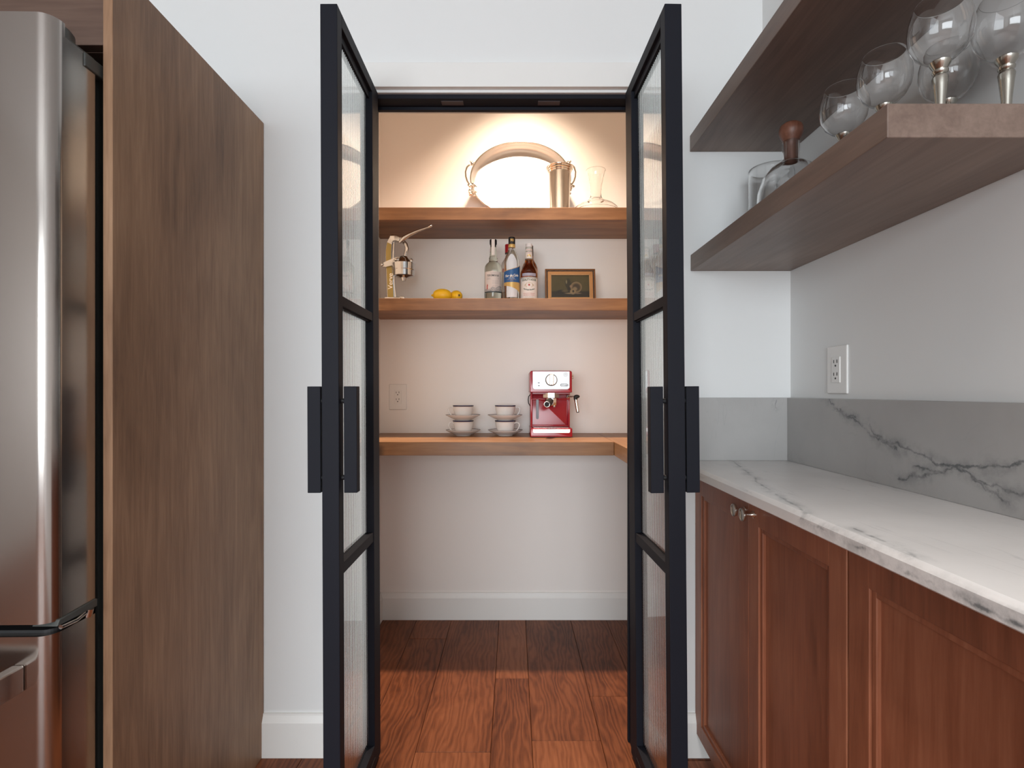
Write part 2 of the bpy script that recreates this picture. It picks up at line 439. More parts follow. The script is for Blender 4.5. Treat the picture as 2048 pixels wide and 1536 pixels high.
# ------------------------------------------------------------------ reeded glass doors
def leaf(name, loc, rot, s):
    """local +x from hinge to lock edge; s = +1: the side towards the opening is +y"""
    d = struct_empty(name); d.location = loc; d.rotation_euler = rot
    L, T, zb, zt = .3735, .020, .012, 2.016
    MB().box(0, .066, -T, T, zb, zt, .0015).build('hinge_stile', BLACK, d)
    ls = MB().box(L-.034, L, -T, T, zb, zt, .0015).build('lock_stile', BLACK, d)
    MB().box(.066, L-.034, -T, T, zt-.032, zt, .0012).build('top_rail', BLACK, d)
    br = MB().box(.066, L-.034, -T, T, zb, .076, .0012).build('bottom_rail', BLACK, d)
    MB().box(.066, L-.034, s*.0205, s*.0215, .040, .043).build('rail_groove', RUBBER, d)
    bars = ((1.315, 1.339), (.671, .698))
    for a, b2 in bars: MB().box(.064, L-.032, -T*.9, T*.9, a, b2, .001).build('glazing_bar', BLACK, d)
    for z0, z1 in ((.076, .671), (.698, 1.315), (1.339, 1.984)):
        x0, x1 = .064, L-.032; n = 29; k = 8; V, F = [], []
        prof = []
        for i in range(n):
            for j in range(k):
                a = pi*j/k; prof.append((x0 + (x1-x0)*(i + .5 - .5*cos(a))/n, -s*(.0010 + .0032*sin(a))))
        prof.append((x1, -s*.0010))
        m_ = len(prof)
        for z in (z0-.002, z1+.002):
            for (x, y) in prof: V.append((x, y, z))
        for z in (z0-.002, z1+.002):
            V.append((x0, s*.002, z)); V.append((x1, s*.002, z))
        for i in range(m_-1): F.append((i, i+1, m_+i+1, m_+i))
        q = 2*m_; F.append((q, q+2, q+3, q+1)); F.append((0, m_, q+2, q)); F.append((m_-1, q+1, q+3, 2*m_-1))
        F.append(tuple(range(m_)) + (q+1, q)); F.append(tuple(range(m_, 2*m_)) + (q+3, q+2))
        b = MB(); b.raw(V, F); bmesh.ops.recalc_face_normals(b.bm, faces=b.bm.faces[:])
        b.build('pane', REED, d, 50)
        MB().box(.066, L-.034, s*.0045, s*.011, z1-.020 if z1 > 1.9 else z1-.004, z1, .0005).build('glazing_bead', BLACK, d)
    for q, lab in ((s, 'inner'), (-s, 'outer')):
        y0, y1 = sorted((q*.0275, q*.0585))
        h = MB().box(L-.036, L-.012, y0, y1, .870, 1.1215, .0012).build('handle', BLACK, d)
        for z in (.905, 1.087):
            MB().cyl((L-.022, q*.019, z), (L-.022, q*.028, z), .006, 14).build('standoff', RUBBER, h, 40)
    for z in (.25, 1.05, 1.80):
        MB().cyl((.002, -s*.026, z-.045), (.002, -s*.026, z+.045), .007, 14).build('hinge', BLACK, d, 40)
    return d
leaf('door_1', (-.4285 + .0045, 1.612, 0), (.0041, 0, R(-90)), 1)
leaf('door_2', (.369 + .0085, 1.612, 0), (.0087, 0, R(-88)), -1)

# ------------------------------------------------------------------ fridge side
t = thing('tall_side_panel', 'tall brown stained wood end panel beside the stainless refrigerator', 'cabinet panel', (-.77, 1.31, 0))
MB().box(-.0100, .0083, 1.0067-1.31, Y_F-.002-1.31, 0, 1.9277, .0008, 1).build('panel', CAB_Z, t)
t = thing('wall_cabinet', 'brown wood cabinet mounted directly above the refrigerator', 'cabinet', (-1.25, 1.31, 1.7706))
MB().box(-.46, .469, -.275, .306, 0, .157).build('carcass', CAB_X, t)
dd = MB().box(.006, .468, -.297, -.277, .001, .155, .0012).build('door', CAB_X, t)
dd = MB().box(-.458, .002, -.297, -.277, .001, .155, .0012).build('door', CAB_X, t)

t = thing('refrigerator', 'brushed stainless steel refrigerator with freezer drawer, cut off by the picture edge', 'refrigerator', (-1.255, 1.3, 0))
fx = lambda x: x + 1.255
fy = lambda y: y - 1.3
MB().box(fx(-1.70), fx(-.808), fy(1.030), fy(1.60), .02, 1.735, .004).build('body', GREYPL, t)
MB().box(fx(-1.69), fx(-.812), fy(.996), fy(1.031), .10, 1.715, .002).build('gasket', RUBBER, t)
MB().box(fx(-1.69), fx(-.83), fy(.950), fy(1.031), .665, .735, .002).build('divider', RUBBER, t)
def door_plan(x_in, x_out, s, yb=.997, yf=.900, r=.025):
    """outline in plan, rounded front outer corner on side s (+1 right)"""
    pts = [(fx(x_out), fy(yb))]
    a = arc(fx(x_out)-s*r, fy(yf)+r, r, 0, -90, 8) if s > 0 else arc(fx(x_out)+r, fy(yf)+r, r, 180, 270, 8)
    pts += a
    xe = fx(x_in)
    n = 8
    xa = a[-1][0]
    for i in range(1, n+1):
        u = i/n; pts.append((xa + (xe-xa)*u, fy(yf) - .004*(1-(1-u)**2)))
    pts.append((xe, fy(yb)))
    return pts
def skin_plan(x_in, x_out, s, yf=.900, r=.025, yb=.930):
    return door_plan(x_in, x_out, s, yb, yf, r)
dr = MB().prism(door_plan(-1.253, -.787, 1), 'z', .713, 1.731).build('door', STAIN, t, 35)
MB().prism(skin_plan(-1.253, -.787, 1), 'z', 1.731, 1.7547).build('door_cap', STAIN, dr, 35)
MB().box(fx(-1.253), fx(-.7875), fy(.931), fy(.996), 1.7308, 1.7345, .001).build('cap_trim', GREYPL, dr)
MB().tube([(fx(-1.21), fy(0.895), 1.55), (fx(-1.21), fy(0.850), 1.53), (fx(-1.21), fy(0.845), 1.45), (fx(-1.21), fy(0.845), .95), (fx(-1.21), fy(0.850), .87), (fx(-1.21), fy(0.895), .85)], .013, 14).build('handle', STAINS, dr, 50)
dl = MB().prism(door_plan(-1.257, -1.723, -1), 'z', .713, 1.731).build('door', STAIN, t, 35)
MB().prism(skin_plan(-1.257, -1.723, -1), 'z', 1.731, 1.7547).build('door_cap', STAIN, dl, 35)
MB().tube([(fx(-1.30), fy(0.895), 1.55), (fx(-1.30), fy(0.850), 1.53), (fx(-1.30), fy(0.845), 1.45), (fx(-1.30), fy(0.845), .95), (fx(-1.30), fy(0.850), .87), (fx(-1.30), fy(0.895), .85)], .013, 14).build('handle', STAINS, dl, 50)
pl = door_plan(-1.255, -.787, 1)[:-1]; pr = [(-x, y) for x, y in reversed(pl)]
bz = MB().prism(pl + pr[1:], 'z', .10, .6925).build('freezer_drawer', STAIN, t, 35)
m = MB().box(fx(-.8495), fx(-.8295), fy(.835), fy(.899), .600, .6455, .003).box(fx(-1.6805), fx(-1.6605), fy(.835), fy(.899), .600, .6455, .003).box(fx(-1.6805), fx(-.8295), fy(.825), fy(.841), .600, .6455, .003)
m.build('drawer_handle', STAINS, bz)
MB().prism(door_plan(-1.253, -.793, 1, 0.996, .915, .022), 'z', .6925, .6975).build('drawer_lip', RUBBER, bz)
# hinges: cover on top, lower bracket between door and drawer
hc = MB().lathe([(0, 0), (.022, 0), (.022, .024), (.018, .030), (0, .031)], 24, (fx(-.823), fy(.957), 1.7345), sy=1.3).build('hinge_cover', GREYPL, t, 40)
MB().box(fx(-.820), fx(-.784), fy(.970), fy(1.020), 1.706, 1.731, .002).build('hinge_bracket', GREYPL, t)
lb = MB().prism([(fy(.910), .7055), (fy(.998), .7055), (fy(.998), .720), (fy(.915), .715)], 'x', fx(-.827), fx(-.7835), .001).build('lower_hinge', GREYPL, t)
MB().tube([(fx(-.786), fy(.920), .7005), (fx(-.7845), fy(.950), .699), (fx(-.7845), fy(.970), .7035)], .004, 10).cyl((fx(-.787), fy(.980), .6945), (fx(-.7835), fy(.980), .7085), .007, 16).build('pin', CHROME, lb, 40)

# ------------------------------------------------------------------ right run: base cabinets, worktop, splash, shelves
FX = .554
def cab_door(parent, y0, y1, z0, z1, ox, oy, knob_y=None):
    """y in world; frame and panel door facing -x"""
    st_w, r_w = .050, .062
    zb = z0 + .046
    d = MB()
    d.box(FX-ox, FX+.0195-ox, y0-oy, y0+st_w-oy, z0, z1, .0012).box(FX-ox, FX+.0195-ox, y1-st_w-oy, y1-oy, z0, z1, .0012)
    d.box(FX-ox, FX+.0195-ox, y0+st_w-.0005-oy, y1-st_w+.0005-oy, z1-r_w, z1, .0012).box(FX-ox, FX+.0195-ox, y0+st_w-.0005-oy, y1-st_w+.0005-oy, z0, zb, .0012)
    o = d.build('door', DOOR_Z, parent)
    a, b2, c, e = y0+st_w-oy, y1-st_w-oy, zb, z1-r_w
    x0, x1 = FX+.004-ox, FX+.019-ox; bw = .011
    k = MB().box(x0, x1, a, a+bw, c, e, .0015).box(x0, x1, b2-bw, b2, c, e, .0015).box(x0, x1, a+bw, b2-bw, e-bw, e, .0015).box(x0, x1, a+bw, b2-bw, c, c+bw, .0015)
    k.build('bead', DOOR_Z, o)
    MB().box(FX+.0115-ox, FX+.0185-ox, a+.004, b2-.004, c+.004, e-.004).build('panel', DOOR_Z, o)
    if knob_y:
        M = Matrix.Translation((FX-ox, knob_y-oy, .826)) @ Matrix.Rotation(R(-90), 4, 'Y')
        MB().lathe([(0, 0), (.0085, 0), (.0085, .002), (.0055, .005), (.0042, .010), (.0042, .019), (.008, .0215), (.0145, .0235), (.0155, .026), (.0150, .029), (.012, .0295), (.0105, .0285), (0, .0285)], 28, M=M).build('knob', NICKEL, o, 40)
    return o
def base_unit(label, y0, y1, doors, far):
    ox, oy = .70, (y0+y1)/2
    t = thing('base_cabinet', label, 'cabinet', (ox, oy, 0), group='base cabinets under the marble worktop')
    MB().box(FX+.020-ox, X_R-.002-ox, y0-oy, y1-oy, .0734, .871).build('carcass', CAB_Z, t)
    MB().box(.63-ox, X_R-.002-ox, y0-oy, (y1 if not far else 1.60)-oy, .001, .0734).build('plinth', CAB_Z, t)
    for a, b2, k in doors: cab_door(t, a, b2, .0734, .864, ox, oy, k)
    return t
base_unit('reddish brown cabinet under marble worktop, farther one, with two round nickel knobs', .8805, 1.616, [(1.2505, 1.6155, 1.268), (.882, 1.2485, 1.221)], True)
base_unit('reddish brown cabinet under marble worktop, nearest one, showing no knob', .14, .8775, [(.51, .876, None), (.142, .508, None)], False)
MB_V = [((.657, 1.589, .9), (.59, 1.32, .9)), ((.59, 1.32, .9), (.546, 1.15, .9)), ((.546, 1.15, .9), (.505, .913, .9)), ((.500, .913, .89), (.497, .75, .885)), ((.497, .75, .885), (.497, .47, .878)),
        ((.52, .80, .9), (.505, .66, .9))]
cp_ = MB().prism([(X_R-.001, .873), (.4968, .873), (.495, .875), (.495, .893), (.497, .8955), (.5005, .899), (.503, .901), (X_R-.001, .901)], 'y', .10, 1.6175)
tag(cp_.build('worktop', marble('marble_worktop', MB_V, (0, 0, 0), (7, .5, 4), plane=(.4, 1, .35))), 'white marble worktop with grey vein along its front edge, over brown cabinets', 'worktop')
SV = [((.8256, 1.43, 1.095), (.8256, 1.227, 1.020)), ((.8256, 1.227, 1.02), (.8256, 1.063, .977)), ((.8256, 1.063, .977), (.8256, .95, .958)), ((.8256, .95, .958), (.8256, .84, .940)),
      ((.8256, 1.14, .932), (.8256, 1.05, .945)), ((.8256, 1.05, .945), (.8256, .95, .978)), ((.8256, .95, .978), (.8256, .80, 1.0)), ((.8256, 1.22, 1.032), (.8256, 1.14, .985)), ((.8256, .96, .96), (.8256, .88, .925)), ((.8256, 1.36, 1.065), (.8256, 1.27, 1.045)), ((.8256, 1.10, .955), (.8256, 1.02, .955))]
tag(MB().box(.8256, X_R-.0005, .10, 1.5975, .9012, 1.0906, .0008, 1).build('backsplash', marble('marble_splash_shaded', SV, (3, 1, 2), (3, 3, 3), .06, .51)), 'long grey veined marble backsplash on the right wall behind the worktop', 'backsplash')  # same stone as the worktop, with shade put into a darker colour
tag(MB().box(.4965, X_R-.0005, 1.5985, 1.6175, .9012, 1.0906, .0008, 1).build('backsplash', marble('marble_splash_end_shaded', [((.52, 1.5985, 1.09), (.505, 1.5985, .95)), ((.785, 1.5985, 1.085), (.787, 1.5985, 1.06)), ((.55, 1.5985, 1.02), (.54, 1.5985, .96))], (5, 2, 9), (8, 3, 1.2), .10, .52, (1, 0, 1))), 'short plain marble backsplash at the worktop end, facing the viewer', 'backsplash')  # end slab of that stone, its colour darkened for shade as well

def kshelf(label, z0, z1, x0):
    t = thing('floating_shelf', label, 'shelf', ((x0+X_R)/2, 1.19, z0), group='floating wood shelves on the right wall')
    h = (X_R-x0)/2
    MB().box(-h, h-.0005, .7662-1.19, 1.6175-1.19, 0, z1-z0, .0015).build('board', CAB_Y, t)
kshelf('upper brown floating shelf on the right wall, seen from below', 1.8409, 1.8895, .538)
kshelf('lower brown floating shelf on the right wall, holding goblets and a decanter', 1.4768, 1.5262, .5403)

# wall sockets
def outlet(label, loc, rz):
    t = thing('wall_socket', label, 'socket', loc, rz, 'white wall sockets')
    MB().box(-.0425, .0425, -.006, -.0002, -.0625, .0625, .003, 3).build('cover_plate', PLATE, t)
    r = MB().box(-.0172, .0172, -.0085, -.0055, -.0335, .0335, .001).build('receptacle', PLATE, t)
    for z in (.0165, -.0165):
        MB().box(-.0078, -.0058, -.0092, -.008, z+.001, z+.009).box(.0055, .0078, -.0092, -.008, z+.001, z+.0095).cyl((0, -.0092, z-.006), (0, -.008, z-.006), .0026, 12).build('slots', SLOT, r)
outlet('white double socket on the pantry wall left of the teacups', (-.5637, PY, 1.0833), 0)
outlet('white double socket on the right wall above the marble backsplash', (X_R, 1.378, 1.166), R(-90))

# ------------------------------------------------------------------ pantry shelves
YS = 2.2985
def pshelf(label, z0, z1):
    t = thing('pantry_shelf', label, 'shelf', (.1, (YS+PY)/2, z0), group='wooden pantry shelves')
    MB().box(PX_L-.1+.0005, PX_R-.1-.0005, -(PY-YS)/2, (PY-YS)/2-.0005, 0, z1-z0, .0015).build('board', OAKX, t)
pshelf('top orange brown pantry shelf carrying the silver tray', 1.8538, 1.908)
pshelf('middle orange brown pantry shelf carrying bottles and lemons', 1.4608, 1.5138)
t = thing('pantry_counter', 'L-shaped orange brown wooden pantry counter under the red coffee machine', 'counter', (0, 0, 0))
MB().box(PX_L+.0005, .4040, 2.1306, PY-.0005, .8521, .9068, .0015).build('board', OAKC, t)
MB().box(.4050, PX_R-.0005, 1.745, PY-.0005, .8521, .9068, .0015).build('board', OAKY, t)

# ------------------------------------------------------------------ top shelf: tray, tumbler, carafe
ZS = 1.908
ang = R(-13.5)
t = thing('oval_tray', 'large oval silver tray with grapevine handles leaning on the pantry wall', 'tray', (.033, 2.482, ZS+.001), rot=(ang, 0, 0))
A, B_ = .238, .198
def oval(pr, n=72):
    V, F = [], []
    for r, y in pr:
        if r == 0: V.append((0, y, B_))
        else:
            for i in range(n): V.append((A*r*cos(2*pi*i/n), y, B_ + B_*r*sin(2*pi*i/n)))
    k = 1
    for j in range(n): F.append((0, k+j, k+(j+1) % n))
    for q in range(len(pr)-2):
        a, b = k+q*n, k+(q+1)*n
        for j in range(n): F.append((a+j, b+j, b+(j+1) % n, a+(j+1) % n))
    b = MB(); b.raw(V, F); return b
o_ = oval([(0, -.001), (.35, -.001), (.50, -.001), (.52, -.0016), (.55, -.0016), (.57, -.001), (.84, -.001), (.90, -.004), (.94, -.013), (.965, -.028), (.985, -.043), (.995, -.044), (.975, -.026), (.95, -.010), (.91, .000), (.84, .003), (.02, .003)])
o_.build('dish', SILVERM, t, 60)
MB().tube([(A*.985*cos(2*pi*i/96), -.044, B_ + B_*.985*sin(2*pi*i/96)) for i in range(96)], .0035, 8, True).build('rim', SILVER, t, 60)
for s in (-1, 1):
    h = MB().tube([(s*.228, -.044, B_+.070), (s*.240, -.048, B_+.066), (s*.252, -.050, B_+.052), (s*.258, -.051, B_+.026), (s*.256, -.050, B_+.002), (s*.249, -.049, B_-.022), (s*.235, -.046, B_-.044)], [.004, .0045, .0045, .004, .0045, .0045, .004], 10).build('handle', SILVER, t, 60)
    g = MB()
    for _ in range(22):
        g.sphere((s*(.222 + random.uniform(-.018, .016)), -.050 + random.uniform(-.008, .006), B_-.072 + random.uniform(-.026, .022)), random.uniform(.005, .0075), seg=10)
    for a in (20, 75, 130, 250):
        g.sphere((s*.226 + .017*cos(R(a)), -.054, B_-.058 + .017*sin(R(a))), .011, 1.0, .25, .7, 10)
    g.build('grape_cluster', SILVER, h, 60)
    MB().sphere((s*.228, -.050, B_+.072), .010, .8, .5, 1.2, 10).sphere((s*.234, -.051, B_+.082), .006, 1, .5, 1, 10).sphere((s*.222, -.051, B_+.080), .006, 1, .5, 1, 10).build('leaf', SILVER, h, 60)

t = thing('tumbler', 'tall silver beaker with banded rim standing before the oval tray', 'cup', (.208, 2.395, ZS))
MB().lathe([(0, .0), (.044, 0), (.0445, .004), (.047, .10), (.0495, .190), (.0500, .1995), (.0485, .1995), (.046, .10), (.043, .006), (0, .006)], 48).build('body', NICKEL, t, 40)
b = MB()
for z, r in ((.1900, .0512), (.1975, .0545), (.2060, .0588)):
    b.lathe([(r-.008, z-.0028), (r, z-.0028), (r+.0016, z), (r, z+.0028), (r-.008, z+.0028), (r-.008, z-.0028)], 48)
b.lathe([(.0485, .198), (.0560, .2075), (.0600, .2110), (.0612, .2100), (.0618, .2120), (.0595, .2140), (.054, .2115), (.0465, .200), (.0485, .198)], 48)
b.build('rim', SILVER, t, 30)

t = thing('carafe', 'clear glass carafe with flared neck and wide flat base', 'carafe', (.375, 2.415, ZS))
op = [(0, .003), (.060, .001), (.092, .006), (.104, .018), (.100, .032), (.082, .048), (.052, .064), (.033, .074), (.026, .086), (.0245, .105), (.027, .135), (.033, .168), (.0405, .200), (.0445, .2085)]
ip = [(.0428, .2085), (.0385, .199), (.031, .168), (.0248, .135), (.0225, .105), (.0238, .088), (.031, .0765), (.051, .0615), (.080, .046), (.0975, .031), (.101, .019), (.090, .009), (.058, .005), (0, .006)]
MB().lathe(op + ip, 56).build('body', GLASSM, t, 60)

# ------------------------------------------------------------------ middle shelf
ZM = 1.5138
# citrus press
s_ = .002226
t = thing('citrus_press', 'chrome lever citrus press with brass faced column at the shelf end', 'juicer', (-.5276, 2.365, ZM))
def J(u, v): return ((u-790)*s_, (601.3-v)*s_)
def JD(u, v, y): k = (2.365+y)/1060; return ((u-1027)*k + .5276, y, (783-v)*k + EYE - ZM)
col_l = [J(774, 596), J(773, 570), J(772, 545), J(770.5, 515), J(770.5, 500), J(773, 484), J(779, 472)]
col_r = [J(786, 473.5), J(783.5, 488), J(782.5, 505), J(783, 525), J(785, 550), J(786.5, 575), J(787.5, 596)]
MB().prism(col_l + col_r, 'y', .000, .028, .0012).build('column', CHROME, t)
cl = [(x+.0022, z) for x, z in col_l[:-1]]; cr = [(x-.0016, z) for x, z in col_r[1:]]
pf = MB().prism(cl + cr, 'y', -.0025, .001, .0006).build('column_face', BRASS, t)
text('lettering', 'Verve', .030, SILVER, pf, lambda x, y: (J(781, 562)[0] - y + (.0003/.03)*x, -.0031, J(781, 562)[1] + x), bold=.0002)
MB().prism([J(785, 596), J(791.5, 596), J(788.6, 575), J(787.2, 552), J(790, 550.5), J(786, 549), J(784, 556), J(786, 580)], 'y', .008, .030).prism([J(782.5, 525), J(784, 500), J(785, 482), J(787.5, 480), J(786.5, 500), J(786, 526)], 'y', .008, .030).build('rear_web', CHROME, t)
b = MB().box(J(773, 0)[0], J(808, 0)[0], -.045, .075, 0, .010, .004, 3).box(J(808, 0)[0]-.012, J(813, 0)[0], -.045, -.020, 0, .013, .004, 3).box(J(777, 0)[0], J(791, 0)[0], -.008, .034, .008, .016, .003)
b.build('base', CHROME, t, 40)
MB().prism([J(779, 472), J(783, 468.5), J(791, 469.5), J(802, 475), J(806, 481), J(803, 484), J(797, 482), J(790, 480.5), J(786, 482), J(783, 486), J(780, 478)], 'y', -.004, .030, .002).build('top_arm', CHROME, t, 40)
lv = MB().tube([JD(799, 485, -.012), JD(808, 476.5, -.016), JD(820, 469, -.020), JD(835, 462, -.026), JD(852, 456, -.032), JD(858, 454, -.034)], [.007, .0105, .0080, .0058, .0045, .0045], 12)
lv = lv.build('lever', CHROME, t, 50)
MB().tube([JD(857, 454.2, -.034), JD(861, 452, -.035), JD(864, 450, -.036)], [.0045, .0062, .0045], 12).build('grip', SILVER, lv, 50)
MB().cyl((J(804, 480)[0], -.022, J(804, 480)[1]), (J(804, 480)[0], .034, J(804, 480)[1]), .007, 18).build('pivot', CHROME, t, 40)
MB().tube([(J(805, 481)[0], .004, J(805, 481)[1]), (J(811, 488)[0], .002, J(811, 488)[1]), (J(813.5, 497)[0], 0, J(813.5, 497)[1]), (J(811.5, 507)[0], -.002, J(811.5, 507)[1]), (J(809.5, 517)[0], -.004, J(809.5, 517)[1])], .0085, 12).build('ram', CHROME, t, 50)
cx, cz = J(808, 541)
MB().lathe([(0, -.036), (.012, -.035), (.024, -.030), (.040, -.028), (.0465, -.026), (.0475, -.002), (.0492, 0), (.0492, .003), (.0505, .028), (.048, .029), (.044, .004), (.030, -.018), (0, -.026)], 40, (cx, -.010, cz)).build('cup', CHROME, t, 35)
MB().lathe([(.012, .062), (.016, .060), (.022, .050), (.034, .036), (.043, .024), (.046, .018), (.0, .018)], 32, (cx, -.010, cz)).sphere((cx-.026, -.028, cz+.042), .0115, 1.3, .8, .6, 14).sphere((cx+.036, -.022, cz+.038), .009, .8, .8, 1.2, 14).build('press_cone', CHROME, t, 40)
MB().prism([J(763, 528), J(775, 522), J(790, 516), J(802, 513), J(806, 518), J(800, 527), J(790, 531), J(772, 535), J(765, 534)], 'y', -.014, -.003, .003).build('clamp_arm', CHROME, t, 40)
MB().sphere((J(765, 530)[0], -.010, J(765, 530)[1]), .0095, 1.1, 1, .8, 16).build('clamp_knob', CHROME, t, 40)
MB().cyl((cx, -.012, cz-.048), (cx, -.012, cz-.034), .009, 20, .013).build('spout', CHROME, t, 40)

# lemons
def lemon(label, loc, rz, tilt, L=.043, r=.0295):
    t = thing('lemon', label, 'lemon', loc, rz, 'two lemons on the pantry shelf')
    pr = []
    for i in range(25):
        a = pi*i/24; x = -L*cos(a); q = r*(sin(a)**.85)
        if i < 4: q = max(q*.72, .003*(i > 0)); 
        if i > 21: q = q*.8
        pr.append((q if 0 < i < 24 else 0, x))
    pr[0] = (0, -L-.007); pr[1] = (.0045, -L-.004); pr[2] = (.0075, -L+.004)
    M = Matrix.Translation((0, 0, r)) @ Matrix.Rotation(tilt, 4, 'Y') @ Matrix.Rotation(R(90), 4, 'Y')
    MB().lathe(pr, 32, M=M).build('peel', LEMON, t, 80)
    MB().lathe([(0, L-.002), (.0045, L-.002), (.0052, L+.0008), (.002, L+.0015), (0, L+.001)], 12, M=M).build('stem_end', STEMEND, t, 60)
lemon('yellow lemon on the middle pantry shelf, left one with pointed tip', (-.322, 2.392, ZM), 0, 0)
lemon('yellow lemon on the middle pantry shelf, right one with stem end showing', (-.262, 2.412, ZM), R(-62), 0, .038, .0275)

# bottles
def bottle(label, x, y, prof, m_, seg=40, rz=0, sy=1.0):
    t = thing('bottle', label, 'bottle', (x, y, ZM), rz, 'liquor bottles on the middle pantry shelf')
    MB().lathe(prof, seg, sy=sy).build('glass_body', m_, t, 50)
    return t
P0 = lambda r, z: (r, z)
# tequila bottle
r = .0400
t = bottle('clear bottle with pale pink paper label, leftmost of the liquor bottles', (986.5-1027)*2.42/1060, 2.42,
           [(0, .004), (.030, 0), (.037, .002), (r, .010), (r, .150), (.0385, .164), (.033, .175), (.0255, .182), (.0205, .186), (.0195, .200), (.0200, .204), (.0178, .206), (.0172, .212), (.0140, .250), (.0128, .262), (0, .262)], BOTTLEG)
MB().lathe([(0, .255), (.0130, .255), (.0132, .262), (.0165, .268), (.0165, .286), (.015, .288), (0, .288)], 32).build('cap', BLACKCAP, t, 40)
patch(.0170, -26, 26, .206, .287, 10, 4).build('neck_strip', PAPERW, t, 60)
lb = patch(r+.0005, -66, 66, .046, lambda q: .136 + (.004 if .44 < q < .52 else 0), 48).build('label', PAPER, t, 60)
text('lettering', 'TEREMANA', .0125, INK, lb, on_cyl(r+.0009, .117), bold=.00012, sx=.92)
text('lettering', 'SMALL BATCH', .0040, GREYINK, lb, on_cyl(r+.0009, .1285))
text('lettering', 'TEQUILA\nBLANCO', .0048, GREYINK, lb, on_cyl(r+.0009, .1035, -.50))
for dz in (0, .006, .012, .022, .028):
    text('lettering', '100% AGAVE AZUL', .0036, GREYINK, lb, on_cyl(r+.0009, .093-dz, .30))
text('lettering', 'I', .009, INK, lb, on_cyl(r+.0009, .103, .62))
gm = NT('label_landscape'); p_ = gm.coord(); gm.set(Base_Color=gm.ramp(gm.noise(p_, 320, 4, .7), [(.4, (.20, .20, .21)), (.62, (.62, .55, .52))]), Roughness=.6)
patch(r+.0008, -66, 66, .047, lambda q: .054 + .018*q + .003*sin(17*q), 48).build('landscape_print', gm.m, lb, 60)
MB().raw([on_cyl(r+.0010, .068, -.68)(x, y) for x, y in ((-.003, -.012), (.003, -.012), (.0022, 0), (.004, .004), (.0008, .014), (-.003, .003))], [(0, 1, 2, 3, 4, 5)]).build('red_plant_print', REDINK, lb)
patch(r+.0010, -68, 68, .0405, .0465, 40, 1).build('dark_band', plain('slate_band', (.03, .045, .05), .4), t, 60)
# gin / vodka bottle behind (red cap)
t = bottle('clear bottle with red cap, mostly hidden behind the blue labelled bottle', (1016.5-1027)*2.505/1060, 2.505,
           [(0, .003), (.033, 0), (.0375, .004), (.0375, .165), (.036, .185), (.030, .202), (.020, .218), (.0155, .228), (.0150, .245), (0, .245)], BOTTLE)
MB().lathe([(0, .244), (.0150, .244), (.0153, .249), (0, .249)], 28).build('collar', BLACKCAP, t, 40)
MB().lathe([(0, .249), (.0155, .249), (.0155, .287), (.0145, .289), (0, .289)], 32).build('cap', REDCAP, t, 40)
lb = patch(.0379, -62, 40, .060, .172, 24).build('label', PAPERW, t, 60)
text('lettering', 'B', .022, REDINK, lb, on_cyl(.0384, .160, -.62), bold=.0004)
# rum bottle
r = .0345
t = bottle('clear bottle with diagonal blue and gold label between the other bottles', (1023.6-1027)*2.37/1060, 2.372,
           [(0, .004), (.029, 0), (.0335, .003), (r, .010), (r, .168), (.0335, .180), (.029, .198), (.021, .216), (.0165, .226), (.0150, .232), (.0148, .240), (0, .240)], BOTTLE)
MB().lathe([(0, .238), (.0150, .238), (.0156, .240), (.0156, .250), (.0150, .2525), (0, .2525)], 32).build('cap_band', GOLDLBL, t, 40)
cp2 = MB().lathe([(0, .2522), (.0152, .2522), (.0152, .283), (.0142, .2845), (0, .2845)], 32).build('cap', BLACKCAP, t, 40)
text('lettering', '90', .0165, GOLDLBL, cp2, on_cyl(.0156, .2690, .06), bold=.0006)
patch(r+.0004, -42, 42, .012, lambda q: .168 + .035*sin(pi*q), 28).build('back_label', FROST, t, 60)
top = lambda q: .127 + .004*q + .026*q**2
lb = patch(r+.0010, -88, 88, .079, top, 40).build('label', BLUELBL, t, 60)
patch(r+.0008, -88, 88, lambda q: top(q)-.001, lambda q: top(q)+.0022, 40, 1).build('gold_edge', GOLDLBL, lb, 60)
patch(r+.0010, -88, 88, lambda q: .066 - .004*q - .036*q**2.2, .0792, 40).build('gold_band', GOLDLBL, lb, 60)
text('lettering', 'Flor de Caña', .0150, WHITEINK, lb, lambda x, y: on_cyl(r+.0015, .1075)(x+.18*y, y + .06*x), bold=.0003, sx=.84)
text('lettering', 'Extra Seco', .0062, WHITEINK, lb, on_cyl(r+.0015, .0965))
text('lettering', 'RON DE NICARAGUA', .0042, GOLDLBL, lb, on_cyl(r+.0015, .0895))
text('lettering', 'EST. 1890', .0036, GOLDLBL, lb, on_cyl(r+.0015, .0838))
MB().raw([on_cyl(r+.0015, .0965)(x, y) for x, y in [(-.008, .0035)] + [(.008*-cos(pi*i/10), .0035 + .0045*sin(pi*i/10)) for i in range(1, 10)] + [(.008, .0035)]], [tuple(range(11))]).build('crest', GOLDLBL, lb)
